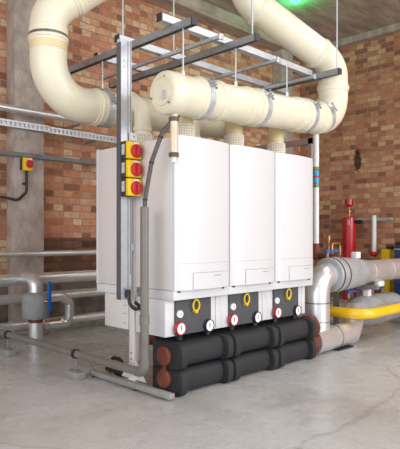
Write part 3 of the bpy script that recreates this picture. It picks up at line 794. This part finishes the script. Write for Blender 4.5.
x, z0 = .51, 1.685
t = thing('isolator_switch', 'yellow isolator switch with red knob alone on the concrete pillar', 'switch', (x, 2.9, z0))
obj('back_box', box(nb(), x - .055, x + .04, 2.885, 2.93, z0 + .01, z0 + .13, .003), 'capdark', t)
obj('cover', box(nb(), x - .05, x + .05, 2.855, 2.89, z0, z0 + .135, .005), 'yellow', t)
obj('name_plate', box(nb(), x + .005, x + .046, 2.852, 2.856, z0 + .105, z0 + .13), 'dial', t)
k = obj('knob', lathe(nb(), (x + .018, 2.856, z0 + .072), (0, -1, 0), [(0, .042), (.012, .042), (.016, .038)], 24), 'red', t)
obj('grip', box(nb(), x + .01, x + .026, 2.825, 2.845, z0 + .04, z0 + .105, .003), 'red', k)
t = thing('cable', 'black cable drooping from the pillar switch off to the left', 'cable', (x, 2.9, 1.35))
obj('cable', sweep(nb(), fillet([(x, 2.89, z0), (x, 2.89, 1.46), (x - .10, 2.89, 1.37), (.30, 2.95, 1.40), (.20, 3.09, 1.41), (-.6, 3.1, 1.43)], .06, 6), .014, 12), 'black', t)
obj('cleat', box(nb(), x - .03, x + .0, 2.88, 2.93, 1.54, 1.56), 'black', t)

GL = 'silver pipes along the left wall'
xpipe('wall_pipe', 'slim silver pipe running level at mid height on the left, above the blue lever', -2.2, 4.6, 2.75, .815, .03, 'foil', (.35, .95))
t = thing('wall_pipe', 'thick silver pipe on the left, feeding the grey jacketed valve', 'pipe', (.4, 2.4, .5))
obj('pipe', cyl(nb(), (-2.2, 2.42, .585), (4.4, 2.42, .585), .056, 28), 'foil', t)
for q in (-.06, .12, .92): seam(t, (q, 2.42, .585), (1, 0, 0), .056, .03, 'foil')
obj('drop_leg', sweep(nb(), fillet([(.245, 2.42, .60), (.245, 2.20, .60), (.245, 2.20, 0)], .09, 8), .062, 28), 'foil', t)
j = obj('valve_jacket', lathe(nb(), (.245, 2.20, .235), (0, 0, 1), [(0, .075), (.005, .115), (.02, .122), (.21, .122), (.225, .112), (.245, .066)], 28), 'jacketdark', t)
obj('strap', lathe(nb(), (.245, 2.20, .20), (0, 0, 1), [(0, .066), (.02, .068), (.03, .066)], 24), 'rust', t)
t = thing('lever_valve', 'upright blue lever on the right of the grey jacketed valve', 'valve', (.42, 2.12, .36))
obj('lever', box(nb(), .285, .32, 2.04, 2.065, .31, .585, .008), 'blue', t)
obj('stem', cyl(nb(), (.27, 2.09, .40), (.305, 2.05, .40), .014, 12), 'brass', t)
xpipe('wall_pipe', 'silver pipe passing behind the grey jacketed valve at its waist', -2.2, 4.4, 2.60, .385, .048, 'foil', (.05, .9))
t = thing('wall_pipe', 'mitred silver branch pipe kinking down right of the grey jacketed valve', 'pipe', (.7, 2.4, .1))
obj('pipe', sweep(nb(), fillet([(.42, 2.36, .40), (.60, 2.36, .40), (.70, 2.36, .33), (.70, 2.36, .19)], .03, 2), .048, 24), 'foil', t)
obj('tee', sweep(nb(), fillet([(.70, 2.36, .19), (.66, 2.36, .13), (.45, 2.36, .13)], .03, 2), .046, 24), 'foil', t)
xpipe('wall_pipe', 'lowest silver pipe near the floor on the left', -2.2, 4.4, 2.55, .125, .045, 'foil', (.2, 1.1))
t = thing('drain_cock', 'small drain cock with white ball beside the foot of the jacketed valve', 'valve', (.5, 2.2, .18))
obj('pipe', cyl(nb(), (.34, 2.2, .20), (.52, 2.2, .20), .012, 12), 'brass', t)
obj('knob', lathe(nb(), (.52, 2.2, .19), (0, -.3, 1), [(-.02, .004), (-.012, .018), (0, .022), (.012, .018), (.02, .004)], 14), 'dial', t)
t = thing('floor_valve', 'small black valve on the floor behind the rack upright', 'valve', (.12, .78, 0))
obj('body', lathe(nb(), (.10, .66, .03), (0, 1, 0), [(0, .02), (.02, .03), (.08, .03), (.10, .018), (.2, .018)], 16), 'black', t)
obj('loop', sweep(nb(), fillet([(.10, .68, .03), (.10, .68, .12), (.10, .80, .12), (.10, .82, .01)], .04, 6), .014, 12), 'black', t)

# green emergency lamp on the ceiling
t = thing('green_lamp', 'green glowing lamp high on the concrete ceiling', 'lamp', (3.95, 1.9, ZC - .05))
obj('housing', lathe(nb(), (3.95, 1.9, ZC), (0, 0, -1), [(0, .07), (.02, .07), (.03, .05)], 24), 'dial', t)
obj('lens', lathe(nb(), (3.95, 1.9, ZC - .03), (0, 0, -1), [(0, .045), (.02, .04), (.03, .01)], 24), 'greenled', t)

# ------------------------------------------------------------------ light
def area(name, loc, target, sx, sy, power, col=(1, 1, 1)):
    l = bpy.data.lights.new(name, 'AREA'); l.shape = 'RECTANGLE'; l.size = sx; l.size_y = sy; l.energy = power; l.color = col
    o = bpy.data.objects.new(name, l); C.objects.link(o); o.location = loc
    o.rotation_euler = (Vector(target) - Vector(loc)).to_track_quat('-Z', 'Y').to_euler(); return o
area('window_daylight', (2.2, -7.5, 2.6), (1.2, 0, 1.0), 6, 3, 300, (1, .99, .98))
area('side_daylight', (-6.5, -2.0, 2.6), (0, 1, 1.2), 5, 3, 150, (.98, .99, 1))
area('added_overhead_light', (-.5, -3.4, 4.2), (-.5, -3.4, 0), 4, .5, 60)  # added light without a fitting, for highlights on pipe and rail tops
area('added_overhead_light', (3.2, -2.2, 4.2), (3.2, -2.2, 0), .5, 4, 50)  # second added overhead light, also without a fitting
g = bpy.data.lights.new('green_glow', 'POINT'); g.energy = 9; g.color = (.05, 1, .25); g.shadow_soft_size = .04
go = bpy.data.objects.new('green_glow', g); C.objects.link(go); go.location = (3.95, 1.9, ZC - .12)
W = bpy.data.worlds.new('daylight'); S.world = W; W.use_nodes = True
bg = W.node_tree.nodes['Background']; bg.inputs[0].default_value = (.88, .94, 1, 1); bg.inputs[1].default_value = 1.3

# ------------------------------------------------------------------ camera
cd = bpy.data.cameras.new('camera'); cam = bpy.data.objects.new('camera', cd); C.objects.link(cam)
cam.location = (-2.232, -2.434, 1.0); cam.rotation_euler = (PI / 2, 0, -PI / 4)
cd.lens = 36 * 542 / 449; cd.sensor_width = 36; cd.shift_y = 11.5 / 449; cd.clip_start = .05
S.camera = cam
S.view_settings.view_transform = 'Standard'; S.view_settings.look = 'None'; S.view_settings.gamma = 1
S.view_settings.use_curve_mapping = False; S.view_settings.exposure = .1
